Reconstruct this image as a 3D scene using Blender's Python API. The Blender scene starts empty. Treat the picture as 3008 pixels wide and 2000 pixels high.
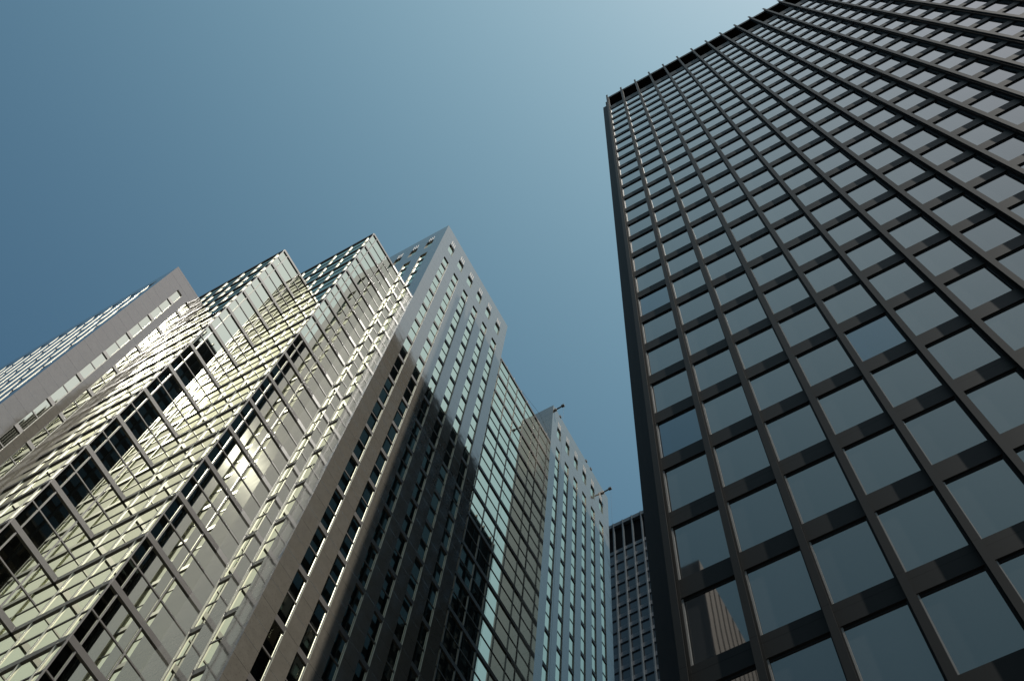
import bpy, math, random
from mathutils import Vector, Matrix
random.seed(7)
C = bpy.context.scene.collection
CZ = 1.6                                   # eye height: heights in this script are measured from the eye

# ------------------------------------------------------------------ camera, sky, sun, exposure
RC = [[0.87030345, 0.48880025, 0.06038391], [-0.44887054, 0.83765417, -0.3112085], [-0.20269963, 0.24374128, 0.94842135]]
FPX, PW, PH = 3485.5, 3008.0, 2000.0
cd = bpy.data.cameras.new('camera'); cam = bpy.data.objects.new('camera', cd); C.objects.link(cam)
right, down, fwd = (Vector(r) for r in RC)
cam.matrix_world = Matrix.Translation((0, 0, CZ)) @ Matrix((right, -down, -fwd)).transposed().to_4x4()
cd.sensor_width = 36; cd.sensor_fit = 'HORIZONTAL'; cd.lens = FPX / PW * 36
cd.clip_start = 0.1; cd.clip_end = 20000
sc = bpy.context.scene; sc.camera = cam

SUN = Vector((0.4405, -0.1205, 0.8896)).normalized()
w = bpy.data.worlds.new("World"); sc.world = w; w.use_nodes = True
nt = w.node_tree; bg = nt.nodes['Background']
sky = nt.nodes.new('ShaderNodeTexSky'); sky.sky_type = 'NISHITA'; sky.sun_disc = False
sky.sun_elevation = math.asin(SUN.z); sky.sun_rotation = math.atan2(SUN.x, SUN.y)
sky.altitude = 0; sky.air_density = 0.4; sky.dust_density = 10.0; sky.ozone_density = 0.5
SKY = 0.1
def vm(op, x, y):                                          # hazy air: cool white balance, and a soft shoulder round the sun
    n = nt.nodes.new('ShaderNodeVectorMath'); n.operation = op
    for i, v in enumerate((x, y)):
        if isinstance(v, tuple): n.inputs[i].default_value = v
        else: nt.links.new(v, n.inputs[i])
    return n.outputs[0]
lift = vm('MULTIPLY', sky.outputs[0], (0.485, 1.17, 1.67))
soft = vm('DIVIDE', lift, vm('ADD', vm('MULTIPLY', lift, (SKY / 1.15, SKY / 0.95, SKY / 1.0)), (1, 1, 1)))
nt.links.new(soft, bg.inputs[0]); bg.inputs[1].default_value = SKY
sl = bpy.data.lights.new('sun', 'SUN'); sl.energy = 5.0; sl.angle = math.radians(0.53); sl.color = (1, 0.95, 0.86)
so = bpy.data.objects.new('sun', sl); C.objects.link(so); so.rotation_euler = SUN.to_track_quat('Z', 'Y').to_euler(); so.location = (60, -40, 260)
sc.view_settings.view_transform = 'Standard'; sc.view_settings.look = 'None'
sc.view_settings.exposure = 0.0; sc.view_settings.gamma = 1
cy = sc.cycles
cy.max_bounces = 10; cy.glossy_bounces = 8; cy.diffuse_bounces = 3; cy.transmission_bounces = 2
cy.caustics_reflective = True; cy.blur_glossy = 0.6; cy.sample_clamp_indirect = 40.0
cy.use_denoising = True

# ------------------------------------------------------------------ materials
def mat(name):
    m = bpy.data.materials.new(name); m.use_nodes = True
    return m, m.node_tree, m.node_tree.nodes['Principled BSDF']
def N(t, kind, **kw):
    n = t.nodes.new(kind)
    for k, v in kw.items(): setattr(n, k, v)
    return n
def mth(t, op, a, b=None, c=None):
    n = N(t, 'ShaderNodeMath', operation=op)
    for i, v in enumerate((a, b, c)):
        if v is None: continue
        if isinstance(v, (int, float)): n.inputs[i].default_value = v
        else: t.links.new(v, n.inputs[i])
    return n.outputs[0]
def ramp(t, fac, stops):
    r = N(t, 'ShaderNodeValToRGB'); e = r.color_ramp.elements
    while len(e) < len(stops): e.new(0.5)
    for el, (p, c) in zip(e, stops): el.position = p; el.color = (*c, 1)
    t.links.new(fac, r.inputs[0]); return r.outputs[0]
def mixc(t, fac, a, b, blend='MIX'):
    n = N(t, 'ShaderNodeMix', data_type='RGBA', blend_type=blend)
    for i, v in ((0, fac), (6, a), (7, b)):
        if isinstance(v, (int, float)): n.inputs[i].default_value = v
        elif isinstance(v, tuple): n.inputs[i].default_value = (*v, 1)
        else: t.links.new(v, n.inputs[i])
    return n.outputs[2]
def pos(t):
    g = N(t, 'ShaderNodeNewGeometry'); s = N(t, 'ShaderNodeSeparateXYZ'); t.links.new(g.outputs['Position'], s.inputs[0])
    return g.outputs['Position'], s.outputs
def noise(t, vec, scale, detail=2, w=None):
    n = N(t, 'ShaderNodeTexNoise'); n.inputs['Scale'].default_value = scale; n.inputs['Detail'].default_value = detail
    if w is not None: n.noise_dimensions = '4D'; t.links.new(w, n.inputs['W'])
    t.links.new(vec, n.inputs['Vector']); return n.outputs[0]
def rnd(t):
    a = N(t, 'ShaderNodeAttribute', attribute_name='rnd'); return a.outputs['Fac']
def warp(t, b, amp, tilt, scale=0.5):
    """each pane of glass is a little bowed and hung at its own slight angle"""
    p, xyz = pos(t); r = rnd(t)
    W = mth(t, 'MULTIPLY', r, 400.0)
    h = mth(t, 'MULTIPLY', noise(t, p, scale, 1, W), amp)
    r2 = mth(t, 'FRACT', mth(t, 'MULTIPLY', r, 37.0)); r3 = mth(t, 'FRACT', mth(t, 'MULTIPLY', r, 91.0))
    hz = mth(t, 'MULTIPLY', mth(t, 'MULTIPLY', mth(t, 'SUBTRACT', r2, 0.5), xyz[2]), tilt)
    hy = mth(t, 'MULTIPLY', mth(t, 'MULTIPLY', mth(t, 'SUBTRACT', r3, 0.5), mth(t, 'ADD', xyz[0], xyz[1])), tilt)
    bp = N(t, 'ShaderNodeBump'); bp.inputs['Strength'].default_value = 1; bp.inputs['Distance'].default_value = 1
    t.links.new(mth(t, 'ADD', h, mth(t, 'ADD', hz, hy)), bp.inputs['Height'])
    return bp.outputs[0]

def mirror_glass(name, tint, amp, tilt, rough_part=0.007):
    m, t, b = mat(name)
    t.nodes.remove(b)
    out = t.nodes['Material Output']
    r = rnd(t)
    col = mixc(t, mth(t, 'MULTIPLY', r, 0.35), tint, tuple(c * 0.85 for c in tint))
    g1 = N(t, 'ShaderNodeBsdfAnisotropic', distribution='GGX'); g1.inputs['Roughness'].default_value = 0.018
    g2 = N(t, 'ShaderNodeBsdfAnisotropic', distribution='GGX'); g2.inputs['Roughness'].default_value = 0.2
    nrm = warp(t, None, amp, tilt)
    for g in (g1, g2):
        t.links.new(col, g.inputs['Color']); t.links.new(nrm, g.inputs['Normal'])
    mx = N(t, 'ShaderNodeMixShader'); mx.inputs[0].default_value = rough_part
    t.links.new(g1.outputs[0], mx.inputs[1]); t.links.new(g2.outputs[0], mx.inputs[2])
    t.links.new(mx.outputs[0], out.inputs[0])
    return m
M = {}
M['mirror'] = mirror_glass('coated_mirror_glass', (0.785, 0.80, 0.65), 0.0007, 0.0006)

def metal(name, col, rough, metallic=0.0, seam=None, spec=0.5, var=0.25):
    m, t, b = mat(name); p, xyz = pos(t)
    c = mixc(t, noise(t, p, 0.35, 4), tuple(x * (1 - var) for x in col), tuple(x * (1 + var) for x in col))
    st = N(t, 'ShaderNodeVectorMath', operation='MULTIPLY'); t.links.new(p, st.inputs[0]); st.inputs[1].default_value = (6, 6, 0.25)
    c = mixc(t, mth(t, 'MULTIPLY', noise(t, st.outputs[0], 1.0, 3), 0.22), c, tuple(x * 0.55 for x in col))
    if seam:
        step, off = seam
        f = mth(t, 'FRACT', mth(t, 'DIVIDE', mth(t, 'SUBTRACT', xyz[2], off), step))
        c = mixc(t, mth(t, 'LESS_THAN', f, 0.035 / step), c, tuple(x * 0.25 for x in col))
    t.links.new(c, b.inputs['Base Color'])
    b.inputs['Roughness'].default_value = rough; b.inputs['Metallic'].default_value = metallic
    b.inputs['Specular IOR Level'].default_value = spec
    return m
M['bronze'] = metal('dark_bronze_metal', (0.0115, 0.0122, 0.0120), 0.5, 0.0, (7.842, 31.3 + CZ), 0.05, 0.3)
M['bronze_deep'] = metal('blackened_bronze_metal', (0.008, 0.0085, 0.010), 0.55, 0, None, 0.07)
M['jamb'] = metal('sunlit_bronze_jamb', (0.15, 0.145, 0.135), 0.45)  # paler than the other bronze: sunlight on the jamb is put into its colour
M['black'] = metal('unlit_interior', (0.008, 0.008, 0.009), 0.9, 0, None, 0.1)
M['alu'] = metal('anodised_brown_aluminium', (0.080, 0.072, 0.066), 0.42, 0.0, None, 0.35)
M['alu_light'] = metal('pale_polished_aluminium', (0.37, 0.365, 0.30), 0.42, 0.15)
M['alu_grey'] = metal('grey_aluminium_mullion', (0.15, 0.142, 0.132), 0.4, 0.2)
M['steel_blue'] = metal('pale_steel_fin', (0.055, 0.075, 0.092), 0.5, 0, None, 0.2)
M['arm'] = metal('painted_steel_arm', (0.10, 0.10, 0.10), 0.5)
M['stub'] = metal('pale_painted_steel', (0.5, 0.48, 0.45), 0.5)
M['roof'] = metal('roof_gravel', (0.16, 0.155, 0.15), 0.9)

def granite(name, col, rough, joint=1.398, off=0.0, dark=0.55):
    m, t, b = mat(name); p, xyz = pos(t)
    c = mixc(t, noise(t, p, 3.0, 6), tuple(x * 0.75 for x in col), tuple(x * 1.25 for x in col))
    c = mixc(t, mth(t, 'MULTIPLY', noise(t, p, 0.12, 3), 0.5), c, tuple(x * y for x, y in zip(col, (0.92, 0.80, 0.70))))
    sp = N(t, 'ShaderNodeTexVoronoi'); sp.inputs['Scale'].default_value = 9.0; t.links.new(p, sp.inputs['Vector'])
    c = mixc(t, mth(t, 'MULTIPLY', mth(t, 'LESS_THAN', sp.outputs['Distance'], 0.25), 0.35), c, (0.05, 0.045, 0.042))
    f = mth(t, 'FRACT', mth(t, 'DIVIDE', mth(t, 'SUBTRACT', xyz[2], off), joint))
    c = mixc(t, mth(t, 'MULTIPLY', mth(t, 'LESS_THAN', f, 0.022 / joint), dark), c, (0.02, 0.018, 0.016))
    t.links.new(c, b.inputs['Base Color'])
    b.inputs['Roughness'].default_value = rough; b.inputs['IOR'].default_value = 2.0
    # slab to slab the polished stone is not perfectly in plane
    slab = mth(t, 'FLOOR', mth(t, 'DIVIDE', mth(t, 'SUBTRACT', xyz[2], off), joint))
    wn = N(t, 'ShaderNodeTexWhiteNoise', noise_dimensions='1D'); t.links.new(slab, wn.inputs['W'])
    h = mth(t, 'ADD', mth(t, 'MULTIPLY', mth(t, 'MULTIPLY', mth(t, 'SUBTRACT', wn.outputs['Value'], 0.5), mth(t, 'SUBTRACT', xyz[0], xyz[1])), 0.006), mth(t, 'MULTIPLY', noise(t, p, 0.6, 2), 0.006))
    bp = N(t, 'ShaderNodeBump'); bp.inputs['Strength'].default_value = 1; bp.inputs['Distance'].default_value = 1
    t.links.new(h, bp.inputs['Height']); t.links.new(bp.outputs[0], b.inputs['Normal'])
    return m
M['granite'] = granite('polished_grey_granite', (0.140, 0.131, 0.113), 0.06, 1.398, 0.6)
M['stone'] = granite('brown_ribbed_stone', (0.26, 0.20, 0.16), 0.7, 3.9, 0.0, 0.8)

def dark_glass(name, base, ior, tint_blue=0.0, amp=0.001, tilt=0.001):
    m, t, b = mat(name); r = rnd(t)
    p, xyz = pos(t)
    b.inputs['Roughness'].default_value = 0.02; b.inputs['IOR'].default_value = ior
    c = mixc(t, mth(t, 'MULTIPLY', r, 0.8), tuple(base), tuple(x * 0.45 for x in base))
    t.links.new(c, b.inputs['Base Color'])
    if tint_blue: b.inputs['Specular Tint'].default_value = (0.62, 0.85, 1.0, 1)
    elif ior > 2: t.links.new(mixc(t, mth(t, 'FRACT', mth(t, 'MULTIPLY', r, 53.0)), (0.97, 0.975, 0.93), (0.89, 0.895, 0.86)), b.inputs['Specular Tint'])
    if ior < 1.55: b.inputs['Specular IOR Level'].default_value = 0.3
    t.links.new(warp(t, b, amp, tilt), b.inputs['Normal'])
    return m
M['pane'] = dark_glass('grey_window_glass', (0.036, 0.037, 0.038), 2.1)
M['pane_blue'] = dark_glass('blue_replacement_glass', (0.006, 0.016, 0.035), 2.0, 1.0)
M['pane_side'] = dark_glass('side_window_glass', (0.006, 0.007, 0.008), 1.5)
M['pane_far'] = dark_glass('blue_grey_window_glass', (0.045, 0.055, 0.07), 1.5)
def flat(name, col, rough):
    m, t, b = mat(name); p, _ = pos(t)
    t.links.new(mixc(t, noise(t, p, 0.8, 5), tuple(x * .75 for x in col), tuple(x * 1.25 for x in col)), b.inputs['Base Color'])
    b.inputs['Roughness'].default_value = rough; return m
M['asphalt'] = flat('asphalt', (0.05, 0.05, 0.052), 0.9)
M['pavement'] = flat('concrete_pavement', (0.26, 0.25, 0.24), 0.85)
M['paint'] = flat('road_paint', (0.75, 0.75, 0.72), 0.7)

# ------------------------------------------------------------------ mesh helpers
class MB:
    """collects quads and boxes (eye-relative heights); build() links them as ONE mesh object"""
    def __init__(s): s.v = []; s.f = []; s.r = []
    def poly(s, pts, r=None):
        i = len(s.v); s.v += [tuple(p) for p in pts]; s.f.append(tuple(range(i, i + len(pts))))
        s.r += [random.random() if r is None else r] * len(pts); return s
    def box(s, a, b):
        x0, x1 = sorted((a[0], b[0])); y0, y1 = sorted((a[1], b[1])); z0, z1 = sorted((a[2], b[2])); r = random.random()
        for q in (((x0,y0,z0),(x0,y1,z0),(x1,y1,z0),(x1,y0,z0)), ((x0,y0,z1),(x1,y0,z1),(x1,y1,z1),(x0,y1,z1)),
                  ((x0,y0,z0),(x1,y0,z0),(x1,y0,z1),(x0,y0,z1)), ((x0,y1,z0),(x0,y1,z1),(x1,y1,z1),(x1,y1,z0)),
                  ((x0,y0,z0),(x0,y0,z1),(x0,y1,z1),(x0,y1,z0)), ((x1,y0,z0),(x1,y1,z0),(x1,y1,z1),(x1,y0,z1))):
            s.poly(q, r)
        return s
    def tube(s, p, q, rad, n=8):
        p, q = Vector(p), Vector(q); d = (q - p).normalized(); a = d.orthogonal().normalized(); b = d.cross(a)
        ring = [(math.cos(2*math.pi*k/n) * a + math.sin(2*math.pi*k/n) * b) * rad for k in range(n)]
        for k in range(n): s.poly([p + ring[k], p + ring[(k+1) % n], q + ring[(k+1) % n], q + ring[k]], .5)
        s.poly([p + r for r in reversed(ring)], .5); s.poly([q + r for r in ring], .5); return s
    def build(s, name, m, parent=None, label=None):
        vs = [Vector((x, y, z + CZ)) for x, y, z in s.v]
        lo = Vector(min(v[i] for v in vs) for i in range(3)); hi = Vector(max(v[i] for v in vs) for i in range(3))
        o_ = Vector(((lo.x + hi.x) / 2, (lo.y + hi.y) / 2, lo.z))
        me = bpy.data.meshes.new(name); me.from_pydata([v - o_ for v in vs], [], s.f)
        at = me.attributes.new('rnd', 'FLOAT', 'POINT'); at.data.foreach_set('value', s.r)
        me.materials.append(M[m]); me.update()
        o = bpy.data.objects.new(name, me); C.objects.link(o)
        if parent is not None:
            o.parent = parent
            base = Vector((0, 0, 0)); q = parent
            while q is not None: base += q.location; q = q.parent
            o.location = o_ - base
        else: o.location = o_
        if label: o['label'] = label
        return o
def thing(name, label, cat, loc, group=None):
    o = bpy.data.objects.new(name, None); C.objects.link(o); o.location = loc; o.empty_display_size = 2
    o['label'] = label; o['category'] = cat
    if group: o['group'] = group
    return o
def struct(name, mb, m):
    o = mb.build(name, m); o['kind'] = 'structure'; return o

def size_in_photo(mb):
    xs, ys = [], []
    for p in mb.v:
        q = [sum(r[i] * p[i] for i in range(3)) for r in RC]
        if q[2] < 0.5: continue
        xs.append(min(max(FPX * q[0] / q[2] + PW / 2, 0), PW)); ys.append(min(max(FPX * q[1] / q[2] + PH / 2, 0), PH))
    if len(xs) < 3: return 0
    return (max(xs) - min(xs)) * (max(ys) - min(ys))
def emit(parent, name, items, m, sub=None, subm=None, limit=100):
    """items: list of meshes (or of (mesh, [(sub-part name, mesh, material)])); the `limit` that show largest become parts, the rest one part"""
    items = [i if isinstance(i, tuple) else (i, []) for i in items]
    items.sort(key=lambda i: -max([size_in_photo(i[0])] + [size_in_photo(s[1]) for s in i[1]]))
    for mb, subs in items[:limit]:
        o = mb.build(name, m, parent)
        for sn, smb, sm in subs: smb.build(sn, sm, o)
    rest = items[limit:]
    if rest:
        big = MB(); bysub = {}
        def app(dst, src):
            k = len(dst.v); dst.v += src.v; dst.r += src.r; dst.f += [tuple(i + k for i in f) for f in src.f]
        for mb, subs in rest:
            app(big, mb)
            for sn, smb, sm in subs: app(bysub.setdefault((sn, sm), MB()), smb)
        o = big.build(name, m, parent); o['kind'] = 'stuff'
        for (sn, sm), smb in bysub.items():
            q = smb.build(sn, sm, o); q['kind'] = 'stuff'

class Face:
    """a vertical wall plane: u along it, z up, d outwards; side is '+X', '-X' or '-Y'"""
    def __init__(s, side, c): s.side = side; s.c = c
    def p(s, u, z, d=0.0):
        if s.side == '+X': return (s.c + d, u, z)
        if s.side == '-X': return (s.c - d, u, z)
        return (u, s.c - d, z)
    def box(s, mb, u0, u1, z0, z1, d0, d1): mb.box(s.p(u0, z0, d0), s.p(u1, z1, d1)); return mb
    def quad(s, mb, u0, u1, z0, z1, d, r=None):
        if s.side == '+X' or s.side == '-Y': pts = ((u0, z0), (u1, z0), (u1, z1), (u0, z1))
        else: pts = ((u1, z0), (u0, z0), (u0, z1), (u1, z1))
        mb.poly([s.p(u, z, d) for u, z in pts], r); return mb

# ------------------------------------------------------------------ the ground
g = MB(); g.box((-3000, -3000, -CZ - 1.0), (3000, 3000, -CZ)); struct('ground', g, 'asphalt')
r_ = MB(); r_.poly([(-21.5, -300, -CZ + .004), (-8.8, -300, -CZ + .004), (-8.8, 300, -CZ + .004), (-21.5, 300, -CZ + .004)]); struct('road', r_, 'asphalt')
pv = MB(); pv.box((-8.8, -12, -CZ), (60, 60, -CZ + .15)); pv.box((-75, -12, -CZ), (-21.5, 50, -CZ + .15)); struct('pavement', pv, 'pavement')
pt = MB()
for k in range(-12, 30): pt.poly([(-15.2, k * 9, -CZ + .008), (-15.05, k * 9, -CZ + .008), (-15.05, k * 9 + 3, -CZ + .008), (-15.2, k * 9 + 3, -CZ + .008)])
struct('road_marking', pt, 'paint')
GZ = -CZ + .154                              # buildings stand on the pavement

# ------------------------------------------------------------------ dark bronze tower (right)
def dark_tower():
    T = thing('office_tower', 'black steel and glass office tower with closely spaced vertical fins, right of the street', 'office tower', (19, 14.68, GZ + CZ))
    TOP = 136.2; X0 = -5.42; P = 1.7534; NB = 28
    YF, YS, YG = 14.68, 14.92, 15.045          # fin face, spandrel face, glass
    F = Face('-Y', YS)
    FL = 3.921; sill0 = 23.79; OPEN = 3.0
    X1 = X0 + NB * P
    b = MB(); b.box((-6.14, 16.0, GZ), (X1 + .4, 57.6, 126.5)); b.box((-6.14, 16.9, 126.5), (X1 + .4, 57.6, 135.0)); b.build('wall', 'black', T)
    fins = []
    for i in range(NB + 1):
        x = X0 + i * P; m = MB(); ztop = TOP + .1
        F.box(m, x - .095, x + .095, GZ, ztop, .205, .24)             # outer flange
        F.box(m, x - .03, x + .03, GZ, TOP - .3, .02, .205)           # web
        F.box(m, x - .112, x + .112, GZ, TOP - .9, -.125, .006)         # box behind it that closes the bay
        fins.append(m)
    emit(T, 'mullion', fins, 'bronze')
    sp = []
    for k in range(-6, 26):
        zt = sill0 + FL * k; zb = max(zt - (FL - OPEN), GZ)
        for i in range(NB):
            m = MB(); F.box(m, X0 + i * P + .112, X0 + (i + 1) * P - .112, zb, zt, -.16, 0.0); sp.append(m)
    zt = sill0 + FL * 25 + OPEN
    for i in range(NB):
        m = MB(); F.box(m, X0 + i * P + .112, X0 + (i + 1) * P - .112, zt, 127.25, -.16, 0.0); sp.append(m)
    emit(T, 'spandrel', sp, 'bronze')
    wins = []
    for k in range(-6, 26):
        z0 = sill0 + FL * k; z1 = z0 + OPEN
        for i in range(NB):
            u0, u1 = X0 + i * P + .112, X0 + (i + 1) * P - .112
            fr = MB()
            F.box(fr, u1 - .045, u1, z0, z1, -.075, -.03)
            jb = MB(); F.box(jb, u0, u0 + .04, z0, z1, -.075, -.028)  # left jamb alone takes the paler colour, painted as if sunlit
            F.box(fr, u0 + .045, u1 - .045, z1 - .10, z1, -.075, -.05); F.box(fr, u0 + .045, u1 - .045, z0, z0 + .05, -.075, -.045)
            pm = 'pane_blue' if (i, k) in ((0, 3), (4, 3), (0, 7)) else 'pane'
            pn = MB(); F.quad(pn, u0 + .04, u1 - .045, z0 + .05, z1 - .10, -.07)
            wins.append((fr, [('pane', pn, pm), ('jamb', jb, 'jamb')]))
    emit(T, 'window', wins, 'bronze')
    # open louvred plant storey under the roof edge
    lv = MB()
    for j in range(18): F.box(lv, X0, X1, 127.6 + j * .42, 127.66 + j * .42, -1.9, -1.6)
    lv.build('louvre_band', 'bronze_deep', T)
    cp = MB(); F.box(cp, X0 - .1, X1 + .1, 135.05, 136.1, -1.2, -.02); cp.build('coping', 'bronze', T)
    sf = MB(); F.box(sf, X0 - .1, X1 + .1, 127.25, 127.5, -1.95, -.05); sf.build('ledge', 'bronze', T)
    # re-entrant corner at the street
    c1 = MB(); c1.box((-6.41, 15.68, GZ), (X0 - .14, 15.98, 135.8))
    c1.box((-5.9, 15.3, GZ), (X0 - .14, 15.68, 135.9)); c1.box((-6.2, 57.6, GZ), (X1 + .4, 57.8, 135.8))
    c1.build('corner_post', 'bronze_deep', T)
    # the side over the street: the same grid, only ever seen mirrored in the building opposite
    W = Face('-X', -6.15); wf = MB(); wp = MB()
    for i in range(24):
        y = 16.2 + i * P
        if y > 57.5: break
        W.box(wf, y - .09, y + .09, GZ, 135.6, .01, .24)
        for k in range(-6, 26):
            if y + P < 57.6: W.quad(wp, y + .14, y + P - .14, sill0 + FL * k + .1, sill0 + FL * k + 2.9, .012)
    emit(T, 'mullion', [wf], 'bronze_deep'); q = wp.build('pane', 'pane_side', T); q['kind'] = 'stuff'
    rf = MB(); rf.box((-6.2, 16.9, 135.0), (X1 + .4, 57.6, 135.3)); rf.build('roof', 'roof', T)
dark_tower()

# ------------------------------------------------------------------ stepped granite and mirror-glass tower (left)
FZ = lambda n: 38.1 + 4.195 * n               # floor levels
NF0 = -9
def grid_wall(mb, F, us, zs, hole, depth):
    """one skin of wall with openings; reveals are returned in the same mesh"""
    nu, nz = len(us) - 1, len(zs) - 1
    for i in range(nu):
        for j in range(nz):
            u0, u1, z0, z1 = us[i], us[i+1], zs[j], zs[j+1]
            if not hole(i, j): F.quad(mb, u0, u1, z0, z1, 0.0)
            else:
                if i == 0 or not hole(i-1, j): mb.poly([F.p(u0, z0, 0), F.p(u0, z1, 0), F.p(u0, z1, -depth), F.p(u0, z0, -depth)])
                if i == nu-1 or not hole(i+1, j): mb.poly([F.p(u1, z0, 0), F.p(u1, z0, -depth), F.p(u1, z1, -depth), F.p(u1, z1, 0)])
                if j == 0 or not hole(i, j-1): mb.poly([F.p(u0, z0, 0), F.p(u0, z0, -depth), F.p(u1, z0, -depth), F.p(u1, z0, 0)])
                if j == nz-1 or not hole(i, j+1): mb.poly([F.p(u0, z1, 0), F.p(u1, z1, 0), F.p(u1, z1, -depth), F.p(u0, z1, -depth)])
def granite_face(T, F, u0, u1, cols, top, coltop, attic, wins, holes, slots, transoms, base=GZ, blind=()):
    """a granite wall cut by window strips; attic = (z0, z1) of the square openings over them"""
    D = 0.10 if F.side == '+X' else 0.125
    us = [u0] + [e for c in cols for e in c] + [u1]; zs = [base, coltop] + (list(attic) if attic else []) + [top]
    mb = MB()
    grid_wall(mb, F, us, zs, lambda i, j: i % 2 == 1 and ((j == 0 and i // 2 not in blind) or (attic and j == 2)), D)
    for ci, (a, b) in enumerate(cols):
        for n in range(NF0, NF0 if ci in blind else 30):
            z0 = FZ(n); z1 = min(FZ(n + 1), coltop)
            if z0 > coltop - .5: break
            fr = MB(); pn = MB()
            zb = z0 + .20
            zm = z0 + 2.1
            if z1 > zm + .4:
                F.box(fr, a + .025, b - .025, zm - .05, zm + .05, -D + .002, -D + .04)
                F.quad(pn, a + .03, b - .03, zb, zm - .04, -D + .012); F.quad(pn, a + .03, b - .03, zm + .04, z1 - (.2 if z1 < coltop else .03), -D + .012)
            else: F.quad(pn, a + .03, b - .03, zb, z1 - .03, -D + .012)
            F.box(fr, a + .026, a + .045, zb, z1 - .2, -D + .002, -D + .03); F.box(fr, b - .045, b - .026, zb, z1 - .2, -D + .002, -D + .03)
            rv = MB()
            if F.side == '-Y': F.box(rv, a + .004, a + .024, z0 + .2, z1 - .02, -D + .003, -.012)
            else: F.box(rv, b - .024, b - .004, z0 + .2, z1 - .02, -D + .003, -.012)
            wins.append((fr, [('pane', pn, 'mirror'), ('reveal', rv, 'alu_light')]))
            t = MB(); F.box(t, a + .003, b - .003, z0 - .20, z0 + .20, -D + .002, -D + .075); transoms.append(t)
        if attic:
            z0, z1 = attic; D2 = .13
            h = MB(); pn = MB(); rise = .42; n = 10; zc = z1 - rise
            arc = [(a + (b - a) * k / n, zc + rise * math.sqrt(max(0, 1 - (2 * k / n - 1) ** 2))) for k in range(n + 1)]
            for k in range(n):
                (ua, za), (ub, zb2) = arc[k], arc[k + 1]
                h.poly([F.p(ua, za, -.03), F.p(ub, zb2, -.03), F.p(ub, z1, -.03), F.p(ua, z1, -.03)], .5)
                h.poly([F.p(ua, za, -.03), F.p(ua, za, -D2), F.p(ub, zb2, -D2), F.p(ub, zb2, -.03)], .5)
            F.quad(pn, a + .01, b - .01, z0 + .02, z1, -D2 + .012)
            holes.append((h, [('pane', pn, 'mirror')]))
            s = MB()
            for k in range(3):
                uu = a + .12 + k * .22; F.box(s, uu, uu + .09, z1 + .15, z1 + 1.45, -.02, .012)
            slots.append(s)
    mb.build('granite_wall', 'granite', T)

def curtain(T, F, u0, u1, z0, z1, mulls, parts, floors, dep=.05):
    """mirror-glass curtain wall on plane F between u0 and u1"""
    us = sorted([u0, u1] + [m for m in mulls if u0 + .05 < m < u1 - .05])
    zs = []
    for n in floors:
        z = FZ(n)
        if z >= z1 - 1 or z < z0 - .01: continue
        zs.append(z)
    levels = zs + [z1]
    for j, z in enumerate(zs):
        top = levels[j + 1]; zm = z + 2.1
        for i in range(len(us) - 1):
            for a, b in ((z, zm), (zm, top)):
                if b - a < .2: continue
                m = MB(); F.quad(m, us[i], us[i + 1], a, b, 0.0); parts['glass_panel'].append(m)
        t = MB(); F.box(t, u0, u1, z - .21, z + .21, .003, .075); parts['transom'].append(t)
        t = MB(); F.box(t, u0, u1, zm - .05, zm + .05, .003, .035); parts['glazing_bar'].append(t)
    for m in us[1:-1]:
        k = MB()
        for j, z in enumerate(zs): F.box(k, m - .035, m + .035, z + .21, levels[j + 1] - (.21 if j < len(zs) - 1 else .3), .003, dep)
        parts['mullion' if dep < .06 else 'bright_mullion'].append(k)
    t = MB(); F.box(t, u0, u1, z1 - .3, z1 + .1, -.2, .08); parts['coping'].append(t)

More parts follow.
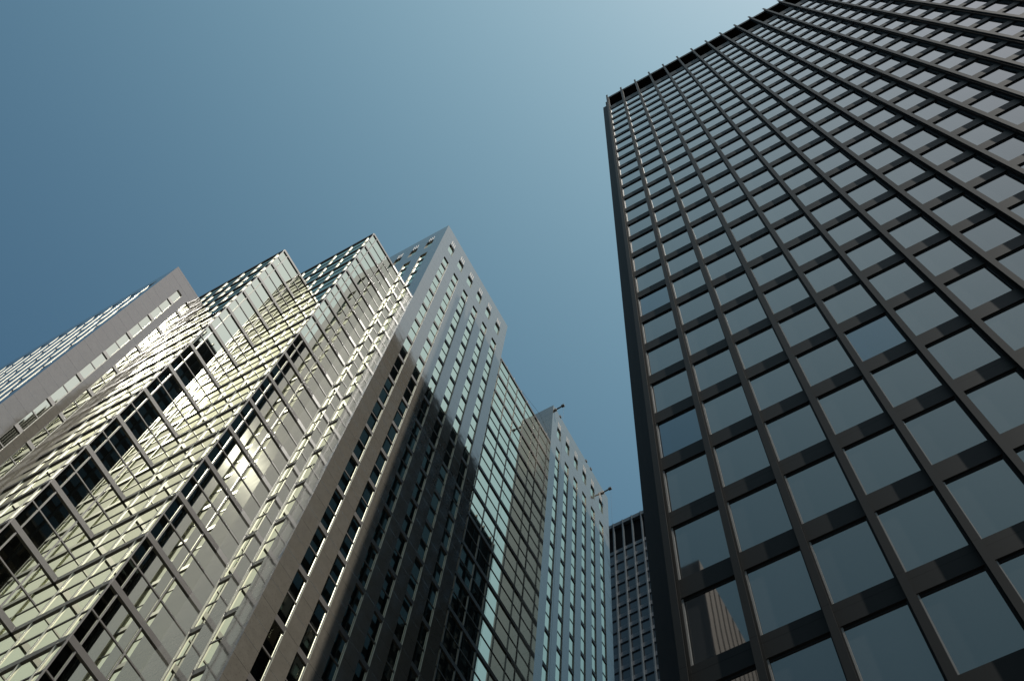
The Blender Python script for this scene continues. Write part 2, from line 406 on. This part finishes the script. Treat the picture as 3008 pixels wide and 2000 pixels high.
def stepped_tower():
    T = thing('office_tower', 'stepped grey granite and mirrored glass office tower with a saw-tooth corner, left of the street', 'office tower', (-35, 28, GZ + CZ))
    H = dict(a=88.8, b=97.0, c=105.6, d=111.4, r=109.6)
    Xa, Xb, Xc, Xd, Xr = -39.17, -33.89, -28.75, -23.47, -25.3
    Ya, Yb, Yc, Yd, Ye, Yf, Yg = 5.06, 8.74, 12.18, 15.58, 27.14, 36.56, 48.2
    L = -75
    core = MB(); k = .42
    core.box((L, Ya + k, GZ), (Xa - k, Yb + k, H['a'] - .4)); core.box((L, Yb + k, GZ), (Xb - k, Yc + k, H['b'] - .4))
    core.box((L, Yc + k, GZ), (Xc - k, Yd + k, H['c'] - .4)); core.box((L, Yd + k, GZ), (Xd - k, Ye - k, H['d'] - .3))
    core.box((L, Ye - k, GZ), (Xr - k, Yf + k, H['r'] - .4)); core.box((L, Yf + k, GZ), (Xd - k, Yg - k, H['d'] - .3))
    core.build('wall', 'black', T)
    wins, holes, slots, tr = [], [], [], []
    parts = {n: [] for n in ('glass_panel', 'transom', 'glazing_bar', 'mullion', 'bright_mullion', 'coping')}
    fl = range(NF0, 18)
    # lowest granite step
    granite_face(T, Face('+X', Xa), Ya, Yb, [(6.43, 7.02), (7.57, 8.16)], H['a'], 86.4, None, wins, holes, slots, tr)
    cols = [(Xa - 1.0 - .8 - 1.75 * i, Xa - 1.0 - 1.75 * i) for i in range(16)][::-1]
    granite_face(T, Face('-Y', Ya), -68, Xa, cols, H['a'], 86.4, None, wins, holes, slots, tr)
    # two mirror-glass steps
    for X, Y, Yn, h, Xprev, hprev, Lx in ((Xb, Yb, Yc, H['b'], Xa, H['a'], -48), (Xc, Yc, Yd, H['c'], Xb, H['b'], -46)):
        Fx = Face('+X', X); Fy = Face('-Y', Y)
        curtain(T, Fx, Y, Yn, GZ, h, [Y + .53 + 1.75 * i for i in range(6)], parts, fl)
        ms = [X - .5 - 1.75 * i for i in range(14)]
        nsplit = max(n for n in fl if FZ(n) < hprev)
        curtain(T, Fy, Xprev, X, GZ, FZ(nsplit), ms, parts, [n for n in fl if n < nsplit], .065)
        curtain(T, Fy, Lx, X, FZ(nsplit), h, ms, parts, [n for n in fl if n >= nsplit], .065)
        cpost = MB(); cpost.box((X - .02, Y + .02, GZ), (X + .05, Y - .05, h + .1)); parts['mullion'].append(cpost)
    # granite wings and the glass bay between them
    cT1 = [(16.67, 17.44), (18.39, 19.18), (20.12, 20.91), (21.86, 22.65), (23.58, 24.38), (25.31, 26.12)]
    granite_face(T, Face('+X', Xd), Yd, Ye, cT1, H['d'], 103.05, (105.5, 107.9), wins, holes, slots, tr)
    cY = [(-24.6 - .8 - 1.75 * i, -24.6 - 1.75 * i) for i in range(6)][::-1]
    granite_face(T, Face('-Y', Yd), -40, Xd, cY, H['d'], 103.05, (105.5, 107.9), wins, holes, slots, tr, blind=(0, 1, 2, 3))
    dT = Yf - Yd
    granite_face(T, Face('+X', Xd), Yf, Yg, [(a + dT - .1, b + dT - .1) for a, b in cT1], H['d'], 103.05, (105.5, 107.9), wins, holes, slots, tr)
    side = MB(); side.poly([(Xr - 3, Yf, GZ), (Xd, Yf, GZ), (Xd, Yf, H['d']), (Xr - 3, Yf, H['d'])]); side.poly([(Xd, Ye, GZ), (-40, Ye, GZ), (-40, Ye, H['d']), (Xd, Ye, H['d'])])
    side.poly([(Xd, Yg, GZ), (-60, Yg, GZ), (-60, Yg, H['d']), (Xd, Yg, H['d'])]); side.build('granite_wall', 'granite', T)
    curtain(T, Face('+X', Xr), Ye, Yf, GZ, H['r'], [Ye + .58 + 1.65 * i for i in range(6)], parts, fl)
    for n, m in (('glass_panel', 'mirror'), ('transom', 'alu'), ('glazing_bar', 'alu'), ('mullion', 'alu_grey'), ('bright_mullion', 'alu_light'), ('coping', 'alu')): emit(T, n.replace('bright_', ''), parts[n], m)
    emit(T, 'window', wins, 'alu'); emit(T, 'attic_window', holes, 'granite'); emit(T, 'vent_slot', slots, 'stub'); emit(T, 'beam', tr, 'alu')
    # roofs
    for x0, x1, y0, y1, z in ((L, Xa - .05, Ya + .05, Yb + .3, H['a'] - .06), (L, Xd - .05, Yd + .05, Ye - .05, H['d'] - .06), (L, Xd - .05, Yf + .05, Yg - .05, H['d'] - .06)):
        m = MB(); m.box((x0, y0, z - .12), (x1, y1, z)); m.build('roof', 'roof', T)
    gr = MB()
    for y in (30.5, 31.9, 33.4, 34.6): gr.tube((Xr, y, H['r']), (Xr, y, H['r'] + .75), .025, 6)
    gr.tube((Xr, 33.4, H['r'] + .72), (Xr + .3, 36.5, H['r'] + 1.1), .012, 5)
    gr.build('guard_rail', 'arm', T)
    for y, z in ((37.9, .25), (43.4, .3), (44.4, .3)):
        m = MB(); m.box((Xd - .35, y, H['d'] - .05), (Xd + .06, y + .25, H['d'] + z)); m.build('roof_anchor', 'arm', T)
stepped_tower()

# ------------------------------------------------------------------ window-cleaning arms on the far granite wing
def davit(y, z, label):
    A = thing('davit_arm', label, 'davit arm', (-23.47, y, z + CZ), 'window-cleaning arms on the roof of the far granite wing')
    s = MB(); s.box((-23.50, y - .13, z - .16), (-23.18, y + .13, z + .14)); s.build('bracket', 'stub', A)
    a = MB(); a.tube((-23.2, y, z), (-22.45, y, z + .10), .075, 10); a.build('arm', 'arm', A)
    h = MB(); h.box((-22.62, y - .13, z - .02), (-22.32, y + .13, z + .22)); h.build('head', 'arm', A)
    c = MB(); c.tube((-22.42, y + .05, z), (-22.42, y + .05, GZ), .006, 5); c.build('cable', 'bronze_deep', A)
davit(36.75, 110.35, 'dark steel davit arm sticking out at the near top corner of the far granite wing')
davit(46.75, 109.95, 'dark steel davit arm sticking out at the far top corner of the far granite wing')

# ------------------------------------------------------------------ far tower between the two
def far_tower():
    T = thing('office_tower', 'distant blue-grey office tower with thin pale fins and a black band under its roof', 'office tower', (-40, 102, GZ + CZ))
    Y = 102.0; F = Face('-Y', Y); P = 2.09; X0 = -48.5 - 10 * P; NB = 34; TOP = 222.0; FL = 4.0
    b = MB(); b.box((X0 - .3, Y + .5, GZ), (X0 + NB * P + .3, Y + 40, TOP - .3)); b.build('wall', 'black', T)
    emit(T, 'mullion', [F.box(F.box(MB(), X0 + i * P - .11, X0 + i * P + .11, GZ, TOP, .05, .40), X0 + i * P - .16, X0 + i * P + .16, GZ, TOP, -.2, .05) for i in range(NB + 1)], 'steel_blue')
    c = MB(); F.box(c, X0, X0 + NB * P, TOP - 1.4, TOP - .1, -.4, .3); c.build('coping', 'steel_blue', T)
    sp, wn = [], []
    for k in range(53):
        zt = 210.9 - FL * k; zb = zt - 1.15
        if zb < 2: break
        for i in range(NB):
            u0, u1 = X0 + i * P + .16, X0 + (i + 1) * P - .16
            sp.append(F.box(MB(), u0, u1, zb, zt, -.2, 0))
            fr = F.box(MB(), u0, u1, zb - .12, zb, -.2, .02)
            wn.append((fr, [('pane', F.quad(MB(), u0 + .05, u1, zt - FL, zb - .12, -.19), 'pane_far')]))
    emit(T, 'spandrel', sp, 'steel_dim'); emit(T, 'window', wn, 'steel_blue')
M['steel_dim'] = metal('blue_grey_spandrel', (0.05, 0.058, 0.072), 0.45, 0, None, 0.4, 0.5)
far_tower()

# ------------------------------------------------------------------ tower across the way, seen mirrored in the lowest windows
def stone_tower():
    T = thing('office_tower', 'tall brown stone tower seen only mirrored in the lowest panes of the black tower', 'office tower', (-52, -98, GZ + CZ))
    b = MB(); b.box((-70, -116, GZ), (-34.35, -80, 208.2)); b.build('wall', 'stone', T)
    ribs = [MB().box((-34.35, -115.5 + i * 3.0, GZ), (-34.2, -115.3 + i * 3.0, 207.6)) for i in range(12)]
    emit(T, 'rib', ribs, 'bronze_deep')
stone_tower()
